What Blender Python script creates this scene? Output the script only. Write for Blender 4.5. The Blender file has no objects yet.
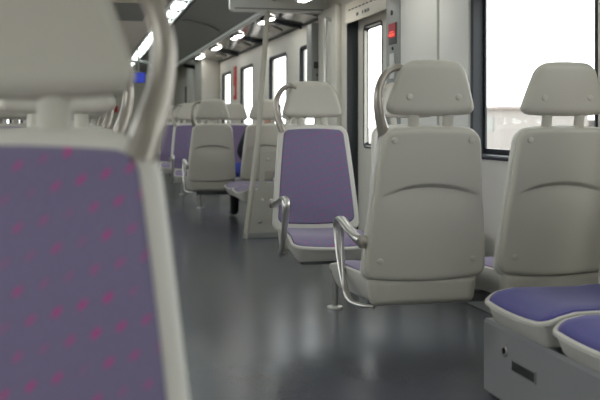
import bpy, bmesh, math, random
from mathutils import Vector, Matrix
random.seed(7)
C = bpy.context.scene.collection
PI = math.pi

# ------------------------------------------------------------------ materials
def mat(name, col, rough=0.5, metal=0.0, spec=0.5, bump=0.0, bscale=200.0, var=0.0, vscale=3.0, coat=0.0):
    m = bpy.data.materials.new(name); m.use_nodes = True
    nt = m.node_tree; b = nt.nodes['Principled BSDF']
    b.inputs['Base Color'].default_value = (*col, 1)
    b.inputs['Roughness'].default_value = rough
    b.inputs['Metallic'].default_value = metal
    b.inputs['Specular IOR Level'].default_value = spec
    b.inputs['Coat Weight'].default_value = coat
    tc = nt.nodes.new('ShaderNodeTexCoord')
    if var:
        n = nt.nodes.new('ShaderNodeTexNoise'); n.inputs['Scale'].default_value = vscale
        n.inputs['Detail'].default_value = 5
        nt.links.new(tc.outputs['Object'], n.inputs['Vector'])
        r = nt.nodes.new('ShaderNodeMixRGB'); r.blend_type = 'MIX'
        r.inputs['Color1'].default_value = (*[c*(1-var) for c in col], 1)
        r.inputs['Color2'].default_value = (*[min(1, c*(1+var)) for c in col], 1)
        nt.links.new(n.outputs['Fac'], r.inputs['Fac'])
        nt.links.new(r.outputs['Color'], b.inputs['Base Color'])
    if bump:
        n2 = nt.nodes.new('ShaderNodeTexNoise'); n2.inputs['Scale'].default_value = bscale
        nt.links.new(tc.outputs['Object'], n2.inputs['Vector'])
        bp = nt.nodes.new('ShaderNodeBump'); bp.inputs['Strength'].default_value = bump
        bp.inputs['Distance'].default_value = 0.002
        nt.links.new(n2.outputs['Fac'], bp.inputs['Height'])
        nt.links.new(bp.outputs['Normal'], b.inputs['Normal'])
    return m

def emis(name, col, s):
    m = bpy.data.materials.new(name); m.use_nodes = True
    b = m.node_tree.nodes['Principled BSDF']
    b.inputs['Base Color'].default_value = (*[c*.8 for c in col], 1)
    b.inputs['Emission Color'].default_value = (*col, 1)
    b.inputs['Emission Strength'].default_value = s
    return m

def fabric(name='purple_fabric', c1=(.135, .115, .205), c2=(.225, .193, .305), dash=.75):
    m = bpy.data.materials.new(name); m.use_nodes = True
    nt = m.node_tree; N = nt.nodes; L = nt.links; b = N['Principled BSDF']
    b.inputs['Roughness'].default_value = .85
    b.inputs['Sheen Weight'].default_value = .25
    b.inputs['Specular IOR Level'].default_value = .25
    tc = N.new('ShaderNodeTexCoord')
    def dot(v, src):
        d = N.new('ShaderNodeVectorMath'); d.operation = 'DOT_PRODUCT'
        L.new(src, d.inputs[0]); d.inputs[1].default_value = v; return d.outputs['Value']
    def mth(op, a, bb=None, cc=None):
        n = N.new('ShaderNodeMath'); n.operation = op
        for i, s in enumerate((a, bb, cc)):
            if s is None: continue
            if isinstance(s, (int, float)): n.inputs[i].default_value = s
            else: L.new(s, n.inputs[i])
        return n.outputs[0]
    ax, az, bx, bz = .031, .0074, .016, -.0295
    det = ax*bz - bx*az
    # w = z - y
    i = dot((bz/det, bx/det, -bx/det), tc.outputs['Object'])
    j = dot((-az/det, -ax/det, ax/det), tc.outputs['Object'])
    fi = mth('SUBTRACT', mth('FRACT', i), .5); fj = mth('SUBTRACT', mth('FRACT', j), .5)
    px = mth('ADD', mth('MULTIPLY', fi, ax), mth('MULTIPLY', fj, bx))
    pz = mth('ADD', mth('MULTIPLY', fi, az), mth('MULTIPLY', fj, bz))
    c, s = math.cos(math.radians(42)), math.sin(math.radians(42))
    u = mth('ADD', mth('MULTIPLY', px, c/.0078), mth('MULTIPLY', pz, s/.0078))
    v = mth('ADD', mth('MULTIPLY', px, -s/.0029), mth('MULTIPLY', pz, c/.0029))
    r = mth('ADD', mth('MULTIPLY', u, u), mth('MULTIPLY', v, v))
    mask = N.new('ShaderNodeMapRange'); L.new(r, mask.inputs['Value'])
    mask.inputs['From Min'].default_value = .6; mask.inputs['From Max'].default_value = 1.4
    mask.inputs['To Min'].default_value = 1; mask.inputs['To Max'].default_value = 0
    cv = N.new('ShaderNodeCombineXYZ'); L.new(mth('FLOOR', i), cv.inputs[0]); L.new(mth('FLOOR', j), cv.inputs[1])
    wn = N.new('ShaderNodeTexWhiteNoise'); wn.noise_dimensions = '2D'; L.new(cv.outputs[0], wn.inputs['Vector'])
    fac = mth('MULTIPLY', mask.outputs[0], mth('MULTIPLY_ADD', wn.outputs['Value'], dash, dash*.2))
    nz = N.new('ShaderNodeTexNoise'); nz.inputs['Scale'].default_value = 420
    L.new(tc.outputs['Object'], nz.inputs['Vector'])
    base = N.new('ShaderNodeMixRGB'); base.inputs['Color1'].default_value = (*c1, 1)
    base.inputs['Color2'].default_value = (*c2, 1); L.new(nz.outputs['Fac'], base.inputs['Fac'])
    mx = N.new('ShaderNodeMixRGB'); L.new(fac, mx.inputs['Fac']); L.new(base.outputs[0], mx.inputs['Color1'])
    mx.inputs['Color2'].default_value = (.50, .05, .25, 1)
    L.new(mx.outputs[0], b.inputs['Base Color'])
    bp = N.new('ShaderNodeBump'); bp.inputs['Strength'].default_value = .3; bp.inputs['Distance'].default_value = .001
    L.new(nz.outputs['Fac'], bp.inputs['Height']); L.new(bp.outputs['Normal'], b.inputs['Normal'])
    return m

def floor_mat():
    m = mat('floor_rubber', (.075, .083, .10), .26)
    nt = m.node_tree; N = nt.nodes; L = nt.links; b = N['Principled BSDF']
    tc = N.new('ShaderNodeTexCoord')
    n1 = N.new('ShaderNodeTexNoise'); n1.inputs['Scale'].default_value = 2.2; n1.inputs['Detail'].default_value = 8
    n2 = N.new('ShaderNodeTexNoise'); n2.inputs['Scale'].default_value = 130
    L.new(tc.outputs['Object'], n1.inputs['Vector']); L.new(tc.outputs['Object'], n2.inputs['Vector'])
    r = N.new('ShaderNodeMixRGB'); r.inputs['Color1'].default_value = (.082, .092, .116, 1); r.inputs['Color2'].default_value = (.14, .15, .168, 1)
    L.new(n2.outputs['Fac'], r.inputs['Fac'])
    r2 = N.new('ShaderNodeMixRGB'); r2.blend_type = 'MULTIPLY'; r2.inputs['Fac'].default_value = .35
    L.new(r.outputs[0], r2.inputs['Color1']); L.new(n1.outputs['Fac'], r2.inputs['Color2'])
    L.new(r2.outputs[0], b.inputs['Base Color'])
    mr = N.new('ShaderNodeMapRange'); mr.inputs['To Min'].default_value = .19; mr.inputs['To Max'].default_value = .26
    L.new(n1.outputs['Fac'], mr.inputs['Value']); L.new(mr.outputs[0], b.inputs['Roughness'])
    return m

M = dict(
    plastic=mat('beige_plastic', (.49, .465, .405), .42, bump=.12, bscale=500, var=.03),
    rim=mat('pale_rim_plastic', (.60, .58, .53), .38, var=.02),
    handle=mat('satin_handle', (.34, .31, .27), .28, metal=.5),
    metal=mat('brushed_steel', (.62, .61, .58), .28, metal=.9),
    fabric=fabric(),
    fabric2=fabric('violet_blue_fabric', (.058, .055, .21), (.092, .084, .29), .10),
    floor=floor_mat(),
    wall=mat('cream_wall', (.66, .64, .58), .45, var=.02),
    wall2=mat('pale_wall', (.70, .70, .67), .4),
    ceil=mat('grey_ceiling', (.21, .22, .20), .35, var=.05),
    ceil2=mat('beige_ceiling', (.80, .75, .65), .45, var=.04),
    gasket=mat('black_rubber', (.018, .022, .028), .45),
    dark=mat('dark_plastic', (.03, .032, .035), .4),
    greybox=mat('grey_box', (.30, .30, .31), .45, bump=.1, bscale=300, var=.03),
    greypanel=mat('grey_panel', (.26, .27, .26), .4),
    screen=mat('screen_board', (.40, .385, .345), .5, var=.03),
    rack=mat('rack_glass', (.07, .075, .075), .12, spec=.8),
    trim=mat('alu_trim', (.72, .74, .72), .35, metal=.3),
    red=mat('red_paint', (.55, .03, .03), .4),
    lamp=emis('lamp_lit', (1.0, .97, .90), 9.0),
    lampc=emis('lamp_cool', (.90, 1.0, .96), 4.0),
    redled=emis('red_display', (.5, .01, .04), .05),
    redtext=emis('red_glyph', (1.0, .10, .06), .55),
    blue=emis('blue_screen', (.03, .05, .42), .35),
    green=emis('green_display', (.05, .4, .25), .15),
    jacket=mat('dark_jacket', (.02, .025, .04), .8, bump=.3, bscale=60),
    jeans=mat('blue_jeans', (.03, .05, .30), .85, bump=.3, bscale=200),
    skin=mat('skin', (.50, .30, .22), .5),
    lips=mat('lips', (.38, .14, .12), .5),
    hair=mat('dark_hair', (.015, .012, .012), .6),
    boot=mat('black_boot', (.012, .012, .012), .4),
    ground=mat('pale_ground', (.31, .275, .25), .9, var=.25, vscale=.15),
    build=mat('pale_render', (.32, .30, .28), .8, var=.05),
    buildr=mat('pale_roof', (.28, .24, .22), .8),
    notice=mat('blue_notice', (.05, .07, .16), .4),
    line=mat('panel_print', (.12, .12, .12), .6),
)
gl = bpy.data.materials.new('window_glass'); gl.use_nodes = True
nt = gl.node_tree; nt.nodes.clear()
o_ = nt.nodes.new('ShaderNodeOutputMaterial'); t_ = nt.nodes.new('ShaderNodeBsdfTransparent'); g_ = nt.nodes.new('ShaderNodeBsdfGlossy')
t_.inputs['Color'].default_value = (.95, .97, .96, 1); g_.inputs['Roughness'].default_value = .02
mx_ = nt.nodes.new('ShaderNodeMixShader')
mx_.inputs[0].default_value = .05; nt.links.new(t_.outputs[0], mx_.inputs[1]); nt.links.new(g_.outputs[0], mx_.inputs[2])
nt.links.new(mx_.outputs[0], o_.inputs[0])
M['glass'] = gl

# ------------------------------------------------------------------ mesh helpers
class MB:
    def __init__(s): s.v = []; s.f = []
    def add(s, v, f):
        o = len(s.v); s.v += [tuple(p) for p in v]; s.f += [tuple(i+o for i in q) for q in f]; return s
    def box(s, x0, x1, y0, y1, z0, z1, bev=0.0, mtx=None):
        bm = bmesh.new(); bmesh.ops.create_cube(bm, size=1)
        for v in bm.verts:
            v.co = Vector(((x0+x1)/2+v.co.x*(x1-x0), (y0+y1)/2+v.co.y*(y1-y0), (z0+z1)/2+v.co.z*(z1-z0)))
        if bev: bmesh.ops.bevel(bm, geom=bm.edges[:], offset=bev, segments=3, profile=.5, affect='EDGES')
        if mtx: bm.transform(mtx)
        bm.verts.index_update()
        s.add([v.co[:] for v in bm.verts], [[v.index for v in f.verts] for f in bm.faces]); bm.free(); return s
    def rings(s, rr, cap0=True, cap1=True):
        n = len(rr[0]); v = [p for r in rr for p in r]; f = []
        for k in range(len(rr)-1):
            for i in range(n):
                j = (i+1) % n
                f.append((k*n+i, k*n+j, (k+1)*n+j, (k+1)*n+i))
        if cap0: f.append(tuple(reversed(range(n))))
        if cap1: f.append(tuple((len(rr)-1)*n+i for i in range(n)))
        return s.add(v, f)
    def tube(s, pts, rad, n=12, side=None, caps=True):
        """pts list of points; rad: number or list of numbers or (a,b) with a along side axis"""
        pts = [Vector(p) for p in pts]; rr = []; up = None
        for k, p in enumerate(pts):
            d = (pts[min(k+1, len(pts)-1)] - pts[max(k-1, 0)]).normalized()
            if side is not None: a = Vector(side); a = (a - d*a.dot(d)).normalized()
            else:
                if up is None: up = Vector((0, 0, 1)) if abs(d.z) < .9 else Vector((1, 0, 0))
                a = (up - d*up.dot(d)).normalized(); up = a
            b = d.cross(a)
            r = rad[k] if isinstance(rad, list) else rad
            ra, rb = r if isinstance(r, tuple) else (r, r)
            rr.append([p + a*math.cos(2*PI*i/n)*ra + b*math.sin(2*PI*i/n)*rb for i in range(n)])
        return s.rings(rr, caps, caps)
    def cyl(s, c, axis, r, h, n=20, bev=0):
        c = Vector(c); d = Vector(axis).normalized()
        if bev: pts = [c, c+d*(h-bev), c+d*(h-bev*.3), c+d*h]; rad = [r, r, r-bev*.4, r-bev]
        else: pts = [c, c+d*h]; rad = [r, r]
        a = Vector((0, 0, 1)) if abs(d.z) < .9 else Vector((1, 0, 0)); a = (a-d*a.dot(d)).normalized(); b = d.cross(a)
        return s.rings([[p+(a*math.cos(2*PI*i/n)+b*math.sin(2*PI*i/n))*q for i in range(n)] for p, q in zip(pts, rad)])
    def mesh(s, name, m, ang=40):
        me = bpy.data.meshes.new(name); me.from_pydata(s.v, [], s.f); me.validate()
        bm = bmesh.new(); bm.from_mesh(me); bmesh.ops.recalc_face_normals(bm, faces=bm.faces[:]); bm.to_mesh(me); bm.free()
        me.materials.append(m); me.shade_smooth(); me.set_sharp_from_angle(angle=math.radians(ang)); return me
    def build(s, name, m, parent=None, ang=40):
        o = bpy.data.objects.new(name, s.mesh(name, m, ang)); C.objects.link(o)
        if parent: o.parent = parent
        return o

def smooth_path(pts, n=6):
    """Catmull-Rom"""
    P = [Vector(p) for p in pts]; P = [P[0]*2-P[1]] + P + [P[-1]*2-P[-2]]; out = []
    for k in range(1, len(P)-2):
        for q in range(n):
            t = q/n; a, b, c, d = P[k-1:k+3]
            out.append(.5*((2*b)+(c-a)*t+(2*a-5*b+4*c-d)*t*t+(3*b-a-3*c+d)*t**3))
    out.append(P[-2]); return out
def lerp_list(vals, n):
    out = []
    for k in range(len(vals)-1):
        for q in range(n):
            t = q/n
            out.append(tuple(a+(b-a)*t for a, b in zip(vals[k], vals[k+1])))
    out.append(vals[-1]); return out

def empty(name, loc, rz=0):
    o = bpy.data.objects.new(name, None); C.objects.link(o); o.location = loc; o.rotation_euler = (0, 0, rz)
    o.empty_display_size = .1; return o
def tag(o, label, cat, group=None, kind=None):
    if label: o['label'] = label
    if cat: o['category'] = cat
    if group: o['group'] = group
    if kind: o['kind'] = kind
    return o
def struct(name, mb, m, parent=None, ang=40):
    o = mb.build(name, m, parent, ang)
    if not parent: o['kind'] = 'structure'
    return o
def copy_tree(o, parent=None):
    c = o.copy(); C.objects.link(c)
    if parent: c.parent = parent
    for ch in list(o.children): copy_tree(ch, c)
    return c

def slab(wt, wb, zt, zb, B, rt, rb, kt, kb, yf, crease=False, side=0.0, nrow=14):
    """rounded trapezoid slab lofted along z; yf(x,z) gives centre depth"""
    zs = []
    R = min(B, .03)
    for q in range(8): zs.append(zb + rb*(1-math.cos(q/7*PI/2)) if rb > 0 else zb)
    z0, z1 = zb+rb, zt-rt
    mid = [z0+(z1-z0)*q/nrow for q in range(1, nrow)]
    if crease: mid = sorted([z for z in mid if not (.765 < z < .815)] + [.806, .80, .796, .792, .788, .784, .780, .774])
    zs += mid
    for q in range(8): zs.append(zt - rt*(1-math.cos((7-q)/7*PI/2)))
    rings = []
    for z in zs:
        t = (z-zb)/(zt-zb); w = wb+(wt-wb)*t + side*4*t*(1-t)
        dt, db = zt-z, z-zb
        if dt < rt: w += -rt+math.sqrt(max(0, rt*rt-(rt-dt)**2))
        if db < rb: w += -rb+math.sqrt(max(0, rb*rb-(rb-db)**2))
        e = min(dt, db); b = B if e >= R else B*math.sqrt(max(.0, 1-(1-e/R)**2))*.97+B*.03
        rc = min(b*.85, w*.5); pts = []
        M1 = 18
        def seg(xa, xb, y, k): return [(xa+(xb-xa)*i/k, y) for i in range(k)]
        def arc(cx, cy, a0, a1): return [(cx+rc*math.cos(a0+(a1-a0)*i/5), cy+rc*math.sin(a0+(a1-a0)*i/5)) for i in range(5)]
        pts += seg(-w+rc, w-rc, -b, M1); pts += arc(w-rc, -b+rc, -PI/2, 0); pts += arc(w-rc, b-rc, 0, PI/2)
        pts += seg(w-rc, -w+rc, b, M1); pts += arc(-w+rc, b-rc, PI/2, PI); pts += arc(-w+rc, -b+rc, PI, 1.5*PI)
        ring = []
        for x, y in pts:
            zz = z - kt*x*x*t + kb*x*x*(1-t)
            if crease:
                zz -= .95*x*x*math.exp(-((z-.80)/.07)**2)
                if y > 0 and z < .799:
                    fx = max(0, 1-(abs(x)/.185)**4)
                    g = max(0, 1-(.799-z)/.22)**2; st = min(1, (.80-z)/.017)
                    y -= .024*fx*g*st*st*(3-2*st)
            ring.append((x, y+yf(x, zz), zz))
        rings.append(ring)
    return MB().rings(rings)

def rpoly(corners, rad, n=7, inset=0):
    """rounded convex polygon, CCW"""
    out = []; m = len(corners); cs = [Vector(c) for c in corners]
    if inset:
        lines = []
        for i in range(m):
            a, b = cs[i], cs[(i+1) % m]; d = (b-a).normalized(); nn = Vector((-d.y, d.x)); lines.append((a+nn*inset, d))
        new = []
        for i in range(m):
            (p, d), (q, e) = lines[i-1], lines[i]
            den = d.x*e.y-d.y*e.x; t = ((q.x-p.x)*e.y-(q.y-p.y)*e.x)/den; new.append(p+d*t)
        cs = new
    for i in range(m):
        a, b, c = cs[i-1], cs[i], cs[(i+1) % m]; r = max(.004, rad[i]-inset)
        u, v = (a-b).normalized(), (c-b).normalized(); ang = u.angle(v); dd = r/math.tan(ang/2)
        p0, p1 = b+u*dd, b+v*dd; cen = b+(u+v).normalized()*(r/math.sin(ang/2))
        a0 = math.atan2(p0.y-cen.y, p0.x-cen.x); a1 = math.atan2(p1.y-cen.y, p1.x-cen.x)
        while a1 < a0: a1 += 2*PI
        nxt = cs[(i+1) % m]
        for k in range(n+1):
            t = a0+(a1-a0)*k/n; out.append(Vector((cen.x+r*math.cos(t), cen.y+r*math.sin(t))))
        # straight subdivisions toward the next corner
        b2, c2 = nxt, cs[(i+2) % m]; r2 = max(.004, rad[(i+1) % m]-inset)
        u2, v2 = (b-b2).normalized(), (c2-b2).normalized(); q0 = b2+u2*(r2/math.tan(u2.angle(v2)/2))
        last = out[-1].copy()
        for k in range(1, 6): out.append(last.lerp(q0, k/6))
    return out

# ------------------------------------------------------------------ the seat (faces -Y, back's front face near y=0)
def recl(x, z): return .035 + .145*(z-.42) + .10*max(0, (.62-z))**2
def zf0(x, y):
    s = abs(x)/.22
    z = .416 + .013*s**2.2
    fr = min(1, max(0, (-y-.34)/.115))
    z -= .030*fr*fr*(3-2*fr)
    z += .012*max(0, (y+.10)/.12)
    return z
PAN = [(-.238, -.455), (.238, -.455), (.205, .02), (-.205, .02)]
PR = [.060, .060, .05, .05]
def make_seat(aisle, fab='fabric', pw=.262):
    fy, tp = (-.50, .062) if pw > .25 else (-.455, .034)
    PAN = [(-pw, fy), (pw, fy), (pw-tp, .02), (-pw+tp, .02)]
    def zf(x, y): return zf0(x, y*.455/-fy)
    name = 'train_seat'; P, RM = M['plastic'], M['rim']
    root = empty(name, (0, 0, 0))
    # backrest
    bw = .018 if fab == 'fabric2' else 0
    slab(.202-bw, .257-bw, 1.022, .405, .019, .055, .045, .30, .30, lambda x, z: recl(x, z)-.006+.35*x*x*-1*.4, side=.004).build('backrest_frame', RM, root)
    cov = slab(.194-bw, .251-bw, 1.016, .415, .020, .050, .045, .30, .30, lambda x, z: recl(x, z)+.020+.35*x*x*-1*.4, crease=True, side=.004).build('back_cover', P, root)
    slab(.174-bw, .225-bw, .998, .455, .012, .030, .035, .30, .25, lambda x, z: recl(x, z)-.021-.14*x*x, side=.004).build('backrest_cushion', M[fab], root)
    for x, z in ((-.155, .965), (.155, .965), (-.19, .50), (.19, .50)):
        y = recl(x, z)+.039-.14*x*x
        MB().cyl((x, y, z), (0, 1, -.14), .0125, .005, bev=.002).build('screw_cap', P, cov)
    # headrest
    hy = lambda x, z: .125 + .10*(z-1.05) - .5*x*x
    hd = slab(.118, .184, 1.272, 1.058, .030, .042, .040, .5, .25, hy, side=.004, nrow=8).build('headrest', P, root)
    for x in (-.098, .098):
        MB().cyl((x, hy(x, 1.13)+.028, 1.13), (0, 1, 0), .0125, .005, bev=.002).build('screw_cap', P, hd)
    for x in (-.07, .07):
        st = MB(); st.tube([(x, .105, .985), (x, .118, 1.03), (x, .128, 1.075), (x, .13, 1.10)], [(.022, .012)]*4, n=14, side=(1, 0, 0))
        st.build('headrest_stem', P, root)
    # seat pan
    def ring(inset, z=None, dz=0.0, s=None, dzc=0):
        pts = rpoly(PAN, PR, inset=inset); out = []
        for p in pts:
            if s is not None: p = Vector((p.x*s, -.21+(p.y+.21)*s))
            out.append((p.x, p.y, zf(p.x, p.y)+dz if z is None else z))
        return out
    b = MB(); b.rings([ring(.070, .311), ring(.045, .315), ring(.030, .333), ring(.010, .385), ring(0, None, -.012), ring(0, None, -.002), ring(.005, None, .003),
                       ring(.012, None, .003), ring(.017, None, -.004), ring(.021, None, -.006, .9), ring(.021, None, -.01, .5), ring(.021, None, -.01, .1)])
    b.build('seat_pan', RM, root)
    b = MB(); b.rings([ring(.017, None, -.006), ring(.017, None, .002), ring(.021, None, .008), ring(.04, None, .013), ring(.04, None, .016, .9), ring(.04, None, .017, .75),
                       ring(.04, None, .017, .5), ring(.04, None, .017, .25), ring(.04, None, .017, .05)])
    b.build('seat_cushion', M[fab], root)
    slab(.224, .212, .435, .318, .042, .02, .03, .0, .0, lambda x, z: .012+.12*(z-.32)).build('seat_shell', P, root)
    if aisle:
        a = aisle
        # grab handle beside the headrest
        pts = [(.098, .118, 1.232), (.135, .118, 1.243), (.172, .120, 1.226), (.200, .123, 1.188), (.213, .124, 1.135), (.208, .120, 1.075), (.192, .108, 1.02), (.176, .098, .975)]
        rad = [(.017, .014), (.016, .014), (.015, .014), (.016, .015), (.017, .0165), (.020, .018), (.024, .022), (.020, .024)]
        MB().tube([(a*p[0], p[1], p[2]) for p in smooth_path(pts)], lerp_list(rad, 6), n=16, side=(0, 1, 0)).build('grab_handle', M['handle'], root)
        # armrest loop
        X = a*.249
        pts = [(X-a*.03, .06, .575), (X, .0, .575), (X, -.12, .595), (X, -.25, .628), (X, -.30, .628), (X, -.330, .605), (X, -.325, .55), (X, -.285, .46), (X, -.215, .36), (X-a*.005, -.155, .315), (X-a*.03, -.09, .303), (X-a*.07, -.03, .306)]
        rad = [(.012, .022), (.019, .022), (.021, .013), (.021, .011), (.021, .010), (.019, .009), (.016, .008), (.015, .0085), (.014, .0095), (.014, .0095), (.012, .009), (.01, .007)]
        ar = MB().tube(smooth_path(pts), lerp_list(rad, 6), n=14, side=(1, 0, 0)).build('armrest', M['metal'], root)
        for k, (dx, yy) in enumerate(((-.008, -.27), (.008, -.235))):
            MB().tube(smooth_path([(X+dx, yy, .615), (X+dx, yy-.004, .55), (X+dx, yy+.01, .45), (X+dx, yy+.03, .36), (X+dx, yy+.06, .318)]), .0055, n=8, side=(1, 0, 0)).build('guard_rod', M['metal'], ar)
        MB().cyl((a*.238, .05, .575), (a, 0, 0), .026, .028, bev=.004).build('armrest_pivot', M['handle'], ar)
    return root

P_left = make_seat(-1)     # handle at local -x
P_right = make_seat(+1)
P_plain = make_seat(0)
P_bench = make_seat(0, 'fabric2', .244)
used = {}
def place(proto, x, y, deg, label, group):
    k = proto.name
    if k not in used: used[k] = 1; o = proto
    else: o = copy_tree(proto)
    o.location = (x, y, 0); o.rotation_euler = (0, 0, math.radians(deg))
    tag(o, label, 'seat', group); return o

XA, XW = 1.30, 1.855
gC = 'beige backed seats right of the aisle'
place(P_right, XA, 3.56, 180, 'nearest beige aisle seat back right of the aisle, with metal armrest and grab handle', gC)
place(P_plain, XW, 3.56, 180, 'plain beige seat back beside the large near window, rising behind the grey bench box', gC)
gD = 'purple fronted seats right of the aisle'
place(P_left, XA-.007, 5.22, 0, 'purple patterned aisle seat facing the viewer, opposite the nearest beige seat back', gD)
place(P_plain, XW, 5.22, 0, 'purple window seat facing the viewer, mostly hidden behind the nearest beige aisle seat', gD)
gB = 'side facing bench seats by the near window'
place(P_bench, 1.855, 2.97, -90, 'side-facing seat on the grey bench box, its blue-purple cushion wholly in view', gB)
place(P_bench, 1.855, 2.465, -90, 'side-facing blue-purple seat cut off by the right edge, nearer one on the grey box', gB)
gB2 = 'side facing seats beyond the door'
place(P_plain, 1.88, 8.74, -90, 'small side-facing purple seat directly behind the low beige partition with the pole', gB2)
place(P_plain, 1.88, 9.275, -90, 'small side-facing purple seat beyond the partition, beside the far beige seat backs', gB2)
gR = 'far seats right of the aisle'
place(P_right, XA, 9.85, 180, 'far beige aisle seat back with a curved crease and grab handle, left of the pole', gR)
place(P_plain, XW, 9.85, 180, 'far beige window seat back directly behind the pole', gR)
place(P_left, XA, 11.75, 0, 'far purple aisle seat facing the viewer, just left of the far beige seat back', gR)
place(P_plain, XW, 11.75, 0, 'far purple window seat facing the viewer, between the two far beige seat backs', gR)
place(P_left, XA, 13.9, 0, 'farthest purple aisle seat on the right, leftmost of the small seats there', gR)
place(P_plain, XW, 13.9, 0, 'farthest right window seat, only its headrest top showing before the far cupboard', gR)
gL = 'seats left of the aisle'
fg = place(P_right, -.106, 1.095, 0, 'huge blurred purple seat with pink dashes and beige headrest in the left foreground', gL)
fg.location.z = .018; fg.rotation_euler.x = -.075
place(P_right, -.075, 2.88, 0, 'second seat on the left, its headrest seen in the gap under the foreground headrest', gL)
rows = [(4.75, 'third'), (6.5, 'fourth'), (8.3, 'fifth'), (10.1, 'sixth'), (12.0, 'seventh')]
for y, w in rows:
    place(P_right, -.075, y, 0, f'{w} seat back along the left side of the aisle, counted from the foreground seat', gL)
for y, w in rows[2:]:
    place(P_plain, -.63, y, 0, f'left window seat in the {w} row from the foreground seat, tiny and blurred', gL)

# ------------------------------------------------------------------ setting
X0, X1, Y0, Y1 = -.95, 2.16, -1.5, 23.0
ZW = 2.0
struct('floor', MB().box(X0-.1, X1+.1, Y0, Y1, -.06, 0), M['floor'])

WZ0, WZ1 = .83, 1.80
R_WIN = [(3.70, 5.06), (8.80, 9.45), (10.10, 11.08), (12.20, 13.20), (14.10, 15.0), (19.2, 20.6), (1.5, 3.1), (-.6, 1.0)]
DOOR = (6.57, 7.70)
def wall(name, X, s, wins, door=None):
    b = MB(); xi, xo = (X, X+s*.06)
    xa, xb = min(xi, xo), max(xi, xo)
    ops = sorted([(a+.018, c-.018, WZ0+.018, WZ1-.018) for a, c in wins] + ([(door[0], door[1], 0, 1.93)] if door else []))
    y = Y0
    for a, c, z0, z1 in ops:
        b.box(xa, xb, y, a, 0, 2.40)
        if z0 > 0: b.box(xa, xb, a, c, 0, z0)
        b.box(xa, xb, a, c, z1, 2.40); y = c
    b.box(xa, xb, y, Y1, 0, 2.40)
    return struct(name, b, M['wall'])
wall('wall_right', X1, 1, R_WIN, DOOR)
L_WIN = [(-.6, 1.0), (1.6, 3.2), (3.9, 5.3), (6.0, 7.4), (8.2, 9.6), (10.4, 11.8), (12.6, 14.0), (15, 16.4)]
wall('wall_left', X0, -1, L_WIN)
struct('wall_back', MB().box(X0-.06, X1+.06, Y0-.06, Y0, 0, 2.4), M['wall'])
struct('wall_end', MB().box(X0-.06, X1+.06, Y1, Y1+.06, 0, 2.4), M['ceil2'])

def rect_ring(y0, y1, z0, z1, r, x, inset=0):
    return [(x, p.x, p.y) for p in rpoly([(y0, z0), (y1, z0), (y1, z1), (y0, z1)], [r]*4, n=6, inset=inset)]
wn = 0
def window(X, s, a, c, z0=WZ0, z1=WZ1, depth=.058, e=.055):
    global wn; wn += 1
    f = MB(); r = .06
    f.rings([rect_ring(a, c, z0, z1, r, X+s*.001), rect_ring(a, c, z0, z1, r, X-s*.008), rect_ring(a, c, z0, z1, r, X-s*.008, .014), rect_ring(a, c, z0, z1, r, X+s*.0, .022),
             rect_ring(a, c, z0, z1, r, X+s*depth, .026), rect_ring(a, c, z0, z1, r, X+s*depth, e), rect_ring(a, c, z0, z1, r, X+s*(depth+.01), e)], False, False)
    o = f.build(f'window_{wn}', M['gasket']); o['kind'] = 'structure'
    g = MB(); xx = X+s*(depth+.004)
    g.rings([rect_ring(a, c, z0, z1, r, xx, e-.005), rect_ring(a, c, z0, z1, r, xx+s*.004, e-.005)])
    g.build('pane', M['glass'], o, 20)
for a, c in R_WIN: window(X1, 1, a, c, depth=.058 if a == 3.70 else .022, e=.055 if a == 3.7 else .034)
for a, c in L_WIN: window(X0, -1, a, c)

# door in the right wall, recessed
d = MB(); dx = X1+.10
struct_d = None
dy0, dy1 = DOOR
gz0, gz1 = .82, 1.83; gy0, gy1 = 7.02, 7.53
for (a, c, z0, z1) in ((dy0, gy0+.02, .02, 1.93), (gy1-.02, dy1, .02, 1.93), (gy0+.02, gy1-.02, .02, gz0+.02), (gy0+.02, gy1-.02, gz1-.02, 1.93)):
    d.box(dx, dx+.035, a, c, z0, z1)
dr = struct('door_1', d, M['wall'])
f = MB(); f.rings([rect_ring(gy0, gy1, gz0, gz1, .06, dx+.001), rect_ring(gy0, gy1, gz0, gz1, .06, dx-.006), rect_ring(gy0, gy1, gz0, gz1, .06, dx-.006, .014), rect_ring(gy0, gy1, gz0, gz1, .06, dx+.03, .02), rect_ring(gy0, gy1, gz0, gz1, .06, dx+.03, .035)], False, False)
f.build('window_gasket', M['gasket'], dr)
g = MB(); g.rings([rect_ring(gy0, gy1, gz0, gz1, .05, dx+.024, .01), rect_ring(gy0, gy1, gz0, gz1, .05, dx+.028, .01)]); g.build('pane', M['glass'], dr, 20)
# jamb, sill and header of the doorway
j = MB(); j.box(X1+.003, dx+.036, dy1-.004, dy1+.03, 0, 1.95); j.box(X1+.058, dx+.036, dy0-.03, dy0, 0, 1.95)
struct('trim_1', j, M['gasket'])
j = MB(); j.box(X1+.001, dx+.05, dy0, dy1, 1.93, 1.97); j.box(X1+.058, dx+.05, dy0-.03, dy1+.03, -.06, .02)
struct('trim_2', j, M['greypanel'])
# header panel with vent slots over the door
h = tag(empty('door_header', (X1, (dy0+dy1)/2, 1.9)), 'beige header panel with vent slots and small dark marks above the train door', 'panel')
MB().box(-.012, .0, -.56, .56, -.045, .12, .004).build('cover', M['ceil2'], h)
for k in range(9): MB().box(-.015, -.011, -.40+k*.1, -.34+k*.1, .055, .065).build('vent_slot', M['line'], h)
for k, (w, yy) in enumerate(((.05, .20), (.02, .05), (.05, -.03), (.04, -.10))): MB().box(-.015, -.011, yy-w/2, yy+w/2, -.01, .015).build('printed_mark', M['line'], h)

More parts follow.
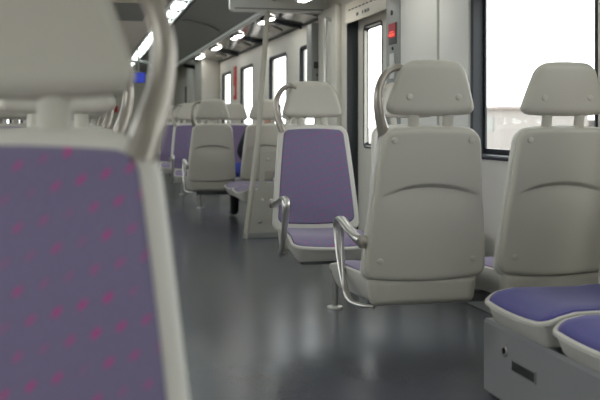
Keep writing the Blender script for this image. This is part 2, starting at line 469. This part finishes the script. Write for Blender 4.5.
# wall linings next to the door
struct('trim_3', MB().box(X1-.02, X1+.01, 5.56, 6.25, 0, 2.0, .006), M['wall2'])
struct('trim_4', MB().box(X1-.012, X1+.01, 5.08, 5.54, 0, 2.0, .006), M['wall2'])
struct('trim_5', MB().box(X1-.05, X1+.01, 7.86, 8.50, 0, 2.05, .02), M['wall'])
struct('baseboard_right', MB().box(X1-.02, X1+.005, Y0, DOOR[0]-.05, 0, .09, .004).box(X1-.02, X1+.005, DOOR[1]+.02, Y1, 0, .09, .004), M['greypanel'])
struct('baseboard_left', MB().box(X0-.005, X0+.02, Y0, Y1, 0, .09, .004), M['greypanel'])

# door control panel
cp = tag(empty('door_control_panel', (X1-.0, 6.41, 1.5)), 'grey vertical control panel with a red lit display, left edge of the bright wall beside the door', 'panel')
MB().box(-.022, .005, -.155, .155, -1.45, .52, .008).build('housing', M['greypanel'], cp)
sc_ = MB().box(-.027, -.020, -.085, .085, .085, .235, .002).build('display', M['dark'], cp)
MB().box(-.030, -.026, -.08, .08, .13, .232).build('lit_area', M['redled'], sc_)
for w, z in ((.11, .145), (.13, .156), (.09, .172)): MB().box(-.033, -.029, -w/2, w/2, z-.004, z+.004, .001).build('lit_mark', M['redtext'], sc_)
MB().cyl((-.02, 0, .055), (-1, 0, 0), .012, .01, bev=.002).build('push_button', M['dark'], cp)
MB().cyl((-.02, .02, .31), (-1, 0, 0), .018, .01, bev=.002).build('key_switch', M['dark'], cp)
MB().box(-.035, -.02, -.045, .045, -.16, .02, .008).build('emergency_lever_cover', M['wall2'], cp)
# far control strip beyond the door
cs = tag(empty('intercom_panel', (X1-.0, 8.62, 1.5)), 'narrow grey intercom strip with a dark square, on the far side of the doorway', 'panel')
MB().box(-.105, .0, -.10, .10, -.20, .45, .006).build('housing', M['greypanel'], cs)
MB().box(-.085, -.02, -.106, -.099, .03, .09, .002).build('speaker_grille', M['dark'], cs)
MB().cyl((-.05, -.1, -.03), (0, -1, 0), .012, .01, bev=.002).build('push_button', M['dark'], cs)
# vertical grab rail beside the door
gr_ = tag(empty('door_grab_rail', (X1-.10, 8.02, 1.3)), 'slim vertical grab rail on the pale wall just beyond the doorway', 'handrail')
MB().tube(smooth_path([(.06, 0, .62), (.01, 0, .63), (0, 0, .58), (0, 0, 0), (0, 0, -.50), (.01, 0, -.55), (.06, 0, -.54)]), .015, n=12).build('rail', M['metal'], gr_)

# ceiling profile
def extr(prof, y0, y1, th=.02):
    b = MB(); n = len(prof)
    v = [(x, y, z) for y in (y0, y1) for x, z in prof] + [(x, y, z+th) for y in (y0, y1) for x, z in prof]
    f = []
    for i in range(n-1):
        f.append((i, i+1, n+i+1, n+i)); f.append((2*n+i, 3*n+i, 3*n+i+1, 2*n+i+1))
    f.append((0, n, 3*n, 2*n)); f.append((n-1, 3*n-1, 4*n-1, 2*n-1)[:4] if False else (n-1, 2*n-1, 4*n-1, 3*n-1))
    for k in (0, 1):
        for i in range(n-1): f.append((k*n+i, k*n+i+1, 2*n+k*n+i+1, 2*n+k*n+i))
    return b.add(v, f)
struct('ceiling', extr([(X0-.06, 2.33), (.88, 2.36), (X1+.06, 2.33)], Y0-.06, Y1+.06), M['ceil2'])
# grey sloping ceiling panels on the right of the centre lamps, beige ones left
struct('trim_6', extr([(1.07, 2.27), (1.20, 2.262), (1.50, 2.19), (1.67, 2.115)], Y0, Y1, .012), M['ceil'])
struct('trim_7', extr([(-.55, 2.10), (-.25, 2.24), (.2, 2.27), (.86, 2.27)], Y0, Y1, .012), M['ceil2'])
struct('trim_8', extr([(1.085, 2.258), (1.10, 2.250), (1.115, 2.256)], Y0, 17.5, .01).add([], []), M['gasket'])
# rounded lowered ceiling plate
pl = rpoly([(1.14, 11.3), (1.62, 11.3), (1.62, 15.0), (1.14, 15.0)], [.20, .20, .2, .2])
def zc(x): return 2.262-(x-1.2)*.24 if x < 1.5 else 2.19-(x-1.5)*.44
struct('trim_9', MB().rings([[(p.x, p.y, zc(p.x)-.002) for p in pl], [(p.x, p.y, zc(p.x)-.022) for p in pl]]), M['ceil'])

# right luggage rack
rk = tag(empty('luggage_rack', (1.92, 11.0, 2.05)), 'dark glass luggage rack running along the top of the right wall above the windows', 'luggage rack')
def rz(x): return 2.085-(x-1.70)/(X1-1.70)*.085
rl = extr([(1.72-1.92, rz(1.72)-2.05), (X1-.01-1.92, rz(X1)-2.05)], 8.5-11.0, 17.5-11.0, .012).build('glass_shelf', M['rack'], rk)
MB().tube([(1.695-1.92, 8.5-11, .045), (1.695-1.92, 17.5-11, .045)], .03, n=16).build('front_rail', M['trim'], rk)
MB().tube([(X1-.02-1.92, 8.5-11, -.048), (X1-.02-1.92, 17.5-11, -.048)], .014, n=10).build('back_rail', M['dark'], rk)
for k in range(5):
    y = 9.3+k*2.0-11
    MB().tube([(1.72-1.92, y, rz(1.72)-2.068), (X1-.02-1.92, y, rz(X1)-2.066)], .018, n=10).build('cross_bar', M['dark'], rk)
    b = MB(); yy = y+.75
    v = []
    for (x, y2) in ((1.93, yy-.30), (2.08, yy-.10), (2.08, yy+.25), (1.93, yy+.05)): v.append((x-1.92, y2, rz(x)-2.05-.004))
    v += [(p[0], p[1], p[2]-.012) for p in v]
    b.add(v, [(0, 1, 2, 3), (7, 6, 5, 4), (0, 1, 5, 4), (1, 2, 6, 5), (2, 3, 7, 6), (3, 0, 4, 7)]); b.build('cove_reflection', M['wall'], rk)  # beige plate imitates the reflections and ceiling cove showing in the shelf glass
# rack over the near seats
rk2 = tag(empty('luggage_rack', (1.92, 2.3, 2.05)), 'dark glass luggage rack high above the large near window', 'luggage rack')
extr([(1.72-1.92, .035), (X1-.01-1.92, -.05)], Y0-2.3+.02, 6.2-2.3, .012).build('glass_shelf', M['rack'], rk2)
MB().tube([(1.695-1.92, Y0-2.28, .045), (1.695-1.92, 6.2-2.3, .045)], .022, n=16).build('front_rail', M['trim'], rk2)

# ceiling lamps
for k in range(9):
    y = 9.4+1.85*(k-5)
    t = tag(empty('ceiling_lamp', (1.80, y, 2.055)), None, 'lamp', 'short white lamps under the right luggage rack')
    t['label'] = 'short white lit lamp under the right luggage rack, one of the row above the windows'
    MB().box(-.055, .055, -.28, .28, -.004, .015, .004).build('housing', M['trim'], t)
    MB().box(-.036, .036, -.25, .25, -.012, -.003, .003).build('diffuser', M['lamp'], t)
t = empty('ceiling_light_strip', (.975, 8, 2.27)); tag(t, 'long bright ladder-like light strip running down the middle of the ceiling', 'lamp')
MB().box(-.095, .095, Y0-7.98, 14.9, .0, .03, .004).build('channel', M['greypanel'], t)
for s in (-1, 1): MB().tube([(s*.095, Y0-7.98, -.005), (s*.095, 14.9, -.005)], .014, n=10).build('side_rail', M['trim'], t)
yy = Y0+.2
n_ = 0
while yy < 22.3:
    b = MB(); a, c = yy-8, yy+.48-8
    v = [(-.055, a, -.006), (.055, a+.12, -.006), (.055, c+.12, -.006), (-.055, c, -.006)]
    v = [(p[0], p[1], -.022) for p in v] + [(p[0], p[1], .0) for p in v]
    b.add(v, [(0, 1, 2, 3), (7, 6, 5, 4), (0, 1, 5, 4), (1, 2, 6, 5), (2, 3, 7, 6), (3, 0, 4, 7)]); b.build('lamp_panel', M['lampc'], t)
    yy += .85; n_ += 1
MB().cyl((.13, 5.9, -.03), (0, 0, 1), .035, .03, bev=.006).build('alarm_light', M['red'], t)
# ceiling grille
vg = tag(empty('ceiling_vent', (.50, 10.7, 2.262)), 'perforated square air vent in the beige ceiling at the top left', 'vent')
MB().box(-.24, .24, -.9, .9, -.01, .005, .003).build('frame', M['ceil2'], vg)
for k in range(22): MB().box(-.2, .2, -.85+k*.08, -.81+k*.08, -.014, -.009).build('slat', M['greypanel'], vg)

# partition with pole
ps = tag(empty('draught_screen', (1.42, 8.35, 0)), 'low beige screwed partition with a leaning metal pole, beside the purple seat by the door', 'partition')
MB().tube(smooth_path([(-.01, 0, 0), (.035, 0, .35), (.075, 0, .66), (.105, 0, .90), (.125, 0, 1.2), (.165, 0, 1.7), (.19, 0, 2.03)]), .024, n=14).build('pole', M['plastic'], ps)
MB().box(-.03, .70, -.02, .02, 0, .05, .004).build('plinth', M['greypanel'], ps)
b = MB(); v = [(.01, .05), (.70, .05), (.70, .42), (.06, .42)]
b.rings([[(x, -.012, z) for x, z in v], [(x, .012, z) for x, z in v]]); b.build('lower_board', M['screen'], ps)
b = MB(); v = [(.10, .42), (.16, .42), (.16, .77), (.125, .77)]
b.rings([[(x, -.010, z) for x, z in v], [(x, .010, z) for x, z in v]])
b.box(.16, .70, -.010, .010, .60, .77); b.box(.16, .70, -.01, .01, .42, .50)
b.build('upper_board', M['screen'], ps)
for x, z in ((.14, .34), (.12, .14), (.28, .36), (.40, .14), (.55, .34), (.19, .70)):
    MB().cyl((x, -.012, z), (0, -1, 0), .014, .006, bev=.002).build('bolt', M['dark'] if x == .28 else M['metal'], ps)
# overhead beige bulkhead panel
pr = rpoly([(1.27, 2.02), (X1, 2.02), (X1, 2.30), (1.27, 2.30)], [.04, .005, .005, .04])
struct('trim_10', MB().rings([[(p.x, 8.33, p.y) for p in pr], [(p.x, 8.42, p.y) for p in pr]]), M['wall2'])
struct('trim_11', MB().tube([(1.31, 8.325, 2.045), (2.14, 8.325, 2.045)], .006, n=10), M['greypanel'])

# far end
struct('trim_12', MB().box(1.86, X1, 15.25, 16.2, 0, 2.11, .02), M['screen'])
struct('trim_13', MB().box(1.95, X1, 17.3, 18.4, 0, 2.3, .06), M['wall'])
struct('trim_14', MB().box(X0, -.1, 17.4, 18.4, 0, 2.3, .06), M['wall'])
a = MB(); pts = smooth_path([(-.05, 17, 0), (-.05, 17, 1.7), (.02, 17, 1.98), (.2, 17, 2.09), (.5, 17, 2.10), (1.0, 17, 2.10), (1.16, 17, 2.05), (1.22, 17, 1.90), (1.22, 17, 1.6), (1.22, 17, 0)], 5)
a.tube(pts, .028, n=10, side=(0, 1, 0)); struct('trim_15', a, M['greypanel'])
tv = tag(empty('ceiling_monitor', (.885, 15.8, 1.765)), 'small blue lit screen hanging from the ceiling far down the car', 'screen')
MB().box(-.12, .12, -.02, .03, -.09, .09, .008).build('casing', M['dark'], tv)
MB().box(-.108, .108, -.026, -.019, -.078, .078).build('display', M['blue'], tv)
MB().box(-.015, .015, -.0, .02, .085, .52).build('bracket', M['greypanel'], tv)
di = tag(empty('information_display', (.66, Y1-.02, 1.68)), 'tiny dark display with green glow on the far end wall', 'screen')
MB().box(-.10, .10, -.03, .02, -.08, .08, .006).build('casing', M['dark'], di)
MB().box(-.08, .08, -.036, -.029, -.05, .05).build('display', M['green'], di)
tag(MB().box(.66, .80, Y1-.16, Y1, 1.26, 1.42, .01).build('equipment_box', M['red']), 'small red equipment box low on the far end wall under the green display', 'box')
# red emergency panel between far windows
re = tag(empty('emergency_panel', (X1, 13.65, 1.6)), 'tall narrow red panel between the two farthest windows', 'panel')
MB().box(-.02, .005, -.10, .10, -.24, .24, .006).build('plate', M['red'], re)
MB().box(-.03, -.018, -.035, .035, -.18, -.04, .006).build('lever_cover', M['wall2'], re)
# notice at the right edge
no = tag(empty('notice_frame', (X1, 3.46, 1.68)), 'framed dark blue notice on the wall at the right edge, beside the large window', 'poster')
MB().box(-.016, .0, -.19, .19, -.34, .34, .012).build('frame', M['wall2'], no)
MB().box(-.018, -.014, -.165, .165, -.30, .30, .004).build('notice_sheet', M['notice'], no)

# bench box
bb = tag(empty('bench_box', (1.49, 2.5, 0)), 'long grey equipment box on the floor under the side-facing seats, with lock and dark slot', 'box')
b = MB()
def sec(y): return [(.022, y, 0), (.0, y, .02), (.0, y, .275), (.008, y, .288), (.66, y, .288), (.66, y, 0)]
b.rings([[(p[0]+.012, .885, p[2]*.97) for p in sec(0)], sec(.875), sec(-.9)])
b.build('housing', M['greybox'], bb, 30)
lid = MB().box(.06, .655, -.88, .84, .288, .302, .005).build('lid', M['greypanel'], bb)
MB().cyl((0.002, .69, .206), (-1, 0, 0), .021, .006, bev=.002).build('lock', M['metal'], bb)
MB().cyl((-.004, .69, .206), (-1, 0, 0), .011, .004, bev=.001).build('keyhole', M['dark'], bb.children[-1] if False else bb)
fr = MB(); fr.box(-.003, .001, .445, .635, .148, .192, .0015).build('slot_rim', M['greypanel'], bb)
MB().box(-.0045, -.002, .455, .625, .154, .186, .001).build('slot_grip', M['dark'], bb)
for y in (.47, -.04): MB().box(.10, .40, y-.15, y+.15, .3005, .310, .003).build('seat_mount', M['greypanel'], bb)

# seat supports
def support(y, s, label, leg=True, xa=1.18, x1=X1, gx=None):
    t = tag(empty('seat_support', (x1, y, 0)), label, 'seat support', 'steel seat supports')
    sg = -1 if x1 > 0 else 1
    ln = abs(x1-xa)
    MB().box(min(0, sg*ln), max(0, sg*ln), -.03, .03, .250, .298, .008).build('beam', M['greypanel'], t)
    if leg:
        lx = sg*(ln-.20)
        MB().tube(smooth_path([(lx, 0, .27), (lx, 0, .15), (lx-sg*.0, 0, .02)]), .018, n=14).build('leg', M['metal'], t)
        MB().cyl((lx, 0, .0), (0, 0, 1), .045, .015, bev=.004).build('foot', M['metal'], t)
    MB().box(-.012 if sg < 0 else 0, 0 if sg < 0 else .012, -.07, .07, .0, .34, .003).build('wall_plate', M['metal'], t)
    return t
support(3.90, 1, 'steel seat beam under the nearest beige seat backs, without a leg', False)
support(5.10, 1, 'seat beam with one chrome leg under the purple seat near the door', True, 1.165)
support(10.2, 1, 'legless seat beam under the far beige seat backs beyond the pole', False)
support(11.42, 1, 'seat beam with a chrome leg under the far purple seats facing the viewer', True)
support(13.57, 1, 'seat beam with a chrome leg under the farthest right hand seats', True)
support(9.05, 1, 'seat beam under the side-facing seats beyond the partition', False, 1.6)
for y, w in [(.86, 'the huge blurred foreground seat'), (2.66, 'the second seat on the left')] + [(y-.22, f'the {w} left hand row') for y, w in rows]:
    support(y, -1, f'steel seat beam from the left wall under {w}', False, .05, X0)

# ------------------------------------------------------------------ person, seated in the far window seat facing away
def skin_body(name, joints, edges, m, parent=None, lvl=2):
    me = bpy.data.meshes.new(name); me.from_pydata([j[0] for j in joints], edges, [])
    o = bpy.data.objects.new(name, me); C.objects.link(o)
    sk = o.modifiers.new('Skin', 'SKIN'); sk.use_smooth_shade = True
    if not me.skin_vertices: me.skin_vertices.new()
    for i, j in enumerate(joints):
        r = j[1]; me.skin_vertices[0].data[i].radius = r if isinstance(r, tuple) else (r, r)
    me.skin_vertices[0].data[0].use_root = True
    sd = o.modifiers.new('Sub', 'SUBSURF'); sd.levels = lvl; sd.render_levels = lvl
    me.materials.append(m)
    if parent: o.parent = parent
    return o
# local frame: faces +Y
J = [((0, 0, .545), (.15, .11)), ((.02, -.01, .70), (.14, .10)), ((.05, -.02, .88), (.165, .10)), ((.075, -.02, .98), (.09, .07)), ((.10, .0, 1.035), (.055, .055)), ((.12, .035, 1.095), (.070, .082)), ((.135, .03, 1.165), (.086, .102)), ((.145, .02, 1.225), (.066, .085)),
     ((.20, -.02, .95), .06), ((.25, .04, .74), .047), ((.18, .24, .66), .036), ((.15, .30, .655), .03),
     ((-.12, -.02, .93), .06), ((-.20, .02, .72), .047), ((-.13, .24, .65), .036), ((-.10, .30, .65), .03),
     ((.09, .03, .53), .085), ((.13, .42, .53), .062), ((.13, .44, .28), .050), ((.13, .42, .10), .036),
     ((-.09, .03, .53), .085), ((-.20, .40, .53), .062), ((-.22, .36, .28), .050), ((-.23, .32, .10), .036)]
E_ = [(0, 1), (1, 2), (2, 3), (3, 4), (4, 5), (5, 6), (6, 7), (2, 8), (8, 9), (9, 10), (10, 11), (2, 12), (12, 13), (13, 14), (14, 15), (0, 16), (16, 17), (17, 18), (18, 19), (0, 20), (20, 21), (21, 22), (22, 23)]
pb = skin_body('person', J, E_, M['skin'])
tag(pb, 'person in dark jacket, blue trousers and black boots seated in the far window seat', 'person')
pb.location = (1.84, 9.95, 0)
def sub(idx, grow, name, m):
    mp = {k: i for i, k in enumerate(idx)}
    jj = [(J[k][0], tuple(r+grow for r in (J[k][1] if isinstance(J[k][1], tuple) else (J[k][1],)*2))) for k in idx]
    ee = [(mp[a], mp[b]) for a, b in E_ if a in mp and b in mp]
    return skin_body(name, jj, ee, m, pb)
sub([0, 1, 2, 3, 8, 9, 10, 12, 13, 14], .014, 'jacket', M['jacket'])
sub([0, 16, 17, 18, 19, 20, 21, 22, 23], .012, 'trousers', M['jeans'])
hb = MB()
for k in range(9):
    pass
bm = bmesh.new(); bmesh.ops.create_uvsphere(bm, u_segments=24, v_segments=16, radius=1)
for v in bm.verts:
    v.co = Vector((.138+v.co.x*.088, .012+v.co.y*.100, 1.175+v.co.z*.098))
bmesh.ops.delete(bm, geom=[v for v in bm.verts if v.co.y > .05 and v.co.z < 1.215], context='VERTS')
me = bpy.data.meshes.new('hair'); bm.to_mesh(me); bm.free(); me.materials.append(M['hair']); me.shade_smooth()
ho = bpy.data.objects.new('hair', me); C.objects.link(ho); ho.parent = pb
def ball(name, c, r, m):
    b = bmesh.new(); bmesh.ops.create_uvsphere(b, u_segments=16, v_segments=10, radius=1)
    for v in b.verts: v.co = Vector((c[0]+v.co.x*r[0], c[1]+v.co.y*r[1], c[2]+v.co.z*r[2]))
    e = bpy.data.meshes.new(name); b.to_mesh(e); b.free(); e.materials.append(m); e.shade_smooth()
    q = bpy.data.objects.new(name, e); C.objects.link(q); q.parent = pb; return q
FY = .103
for sx in (-1, 1):
    e = ball('eye', (.133+sx*.030, FY, 1.160), (.0125, .008, .0075), M['wall2'])
    i = ball('iris', (.133+sx*.030, FY+.006, 1.160), (.0055, .0035, .0055), M['hair']); i.parent = e
    MB().tube([(.133+sx*.046, FY-.004, 1.178), (.133+sx*.030, FY+.002, 1.182), (.133+sx*.014, FY+.002, 1.179)], .0035, n=8).build('eyebrow', M['hair'], pb)
    ball('ear', (.130+sx*.076, .025, 1.145), (.009, .020, .030), M['skin'])
ball('nose', (.131, FY+.010, 1.133), (.012, .017, .022), M['skin'])
MB().tube([(.108, FY-.006, 1.098), (.119, FY+.002, 1.100), (.128, FY+.004, 1.099), (.137, FY+.002, 1.100), (.148, FY-.006, 1.098)], .0045, n=8).build('mouth', M['lips'], pb)
for sx, k in ((1, 19), (-1, 23)):
    p = J[k][0]
    skin_body('boot', [((p[0], p[1]+.02, .31), .060), ((p[0], p[1], .17), .052), ((p[0], p[1], .06), .050), ((p[0], p[1]+.10, .045), (.046, .04)), ((p[0], p[1]+.19, .038), (.042, .032))], [(0, 1), (1, 2), (2, 3), (3, 4)], M['boot'], pb)
for k, (hx, hy_, hz) in enumerate(((.15, .30, .655), (-.10, .30, .65))):
    sgn = 1 if k == 0 else -1
    for q in range(4):
        x = hx+(q-1.5)*.017; ln = (.06, .072, .07, .055)[q]
        skin_body('finger', [((x, hy_+.03, hz-.012), .009), ((x, hy_+.03+ln*.6, hz-.016), .0085), ((x, hy_+.03+ln, hz-.034), .0075)], [(0, 1), (1, 2)], M['skin'], pb, 1)
    skin_body('thumb', [((hx-sgn*.02, hy_, hz-.01), .010), ((hx-sgn*.042, hy_+.03, hz-.014), .009), ((hx-sgn*.045, hy_+.055, hz-.02), .008)], [(0, 1), (1, 2)], M['skin'], pb, 1)

# ------------------------------------------------------------------ outside
struct('ground', MB().add([(-400, -400, -1.3), (400, -400, -1.3), (400, 400, -1.3), (-400, 400, -1.3)], [(0, 1, 2, 3)]), M['ground'])
def house(x, y, w, dpt, h, label):
    t = tag(empty('building', (x, y, -1.3)), label, 'building', 'pale buildings outside the train')
    MB().box(0, dpt, -w/2, w/2, 0, h).build('wall', M['build'], t)
    MB().box(-.3, dpt+.3, -w/2-.3, w/2+.3, h, h+.25).build('roof', M['buildr'], t)
    k = 0; yy = -w/2+1.5
    while yy < w/2-1.2:
        MB().box(-.06, .02, yy, yy+1.0, h*.45, h*.45+1.2).build('window', M['greypanel'], t); yy += 2.6
    return t
house(34, 77, 7, 8, 3.4, 'pale low building seen through the large near window, left part above the sill')
house(44, 76, 20, 10, 2.3, 'long pale low building seen through the large near window, partly behind the seat back')
b = MB()
tag(MB().box(18, 18.3, 20, 60, -1.3, -.2, .05).build('track_wall', M['build']), 'pale low wall alongside the track outside the large window', 'wall')

# ------------------------------------------------------------------ light
w = bpy.data.worlds.new('World'); bpy.context.scene.world = w; w.use_nodes = True
bg = w.node_tree.nodes['Background']; bg.inputs['Color'].default_value = (.97, .98, 1.0, 1); bg.inputs['Strength'].default_value = 2.25

# ------------------------------------------------------------------ camera
cam = bpy.data.cameras.new('camera'); co = bpy.data.objects.new('camera', cam); C.objects.link(co)
F = 950.0
cam.sensor_width = 36; cam.lens = F/600*36
cam.shift_y = -78/600
co.location = (0, 0, 1.035)
co.rotation_euler = (math.radians(90), 0, -math.atan(217/F))
cam.dof.use_dof = True; cam.dof.focus_distance = 4.6; cam.dof.aperture_fstop = 4.0
cam.clip_start = .05; cam.clip_end = 1000
sc = bpy.context.scene; sc.camera = co
vs = sc.view_settings
vs.view_transform = 'Standard'; vs.look = 'None'; vs.gamma = 1; vs.use_curve_mapping = False; vs.exposure = 0.93
sc.cycles.use_denoising = True
sc.cycles.max_bounces = 8
sc.cycles.sample_clamp_indirect = 6
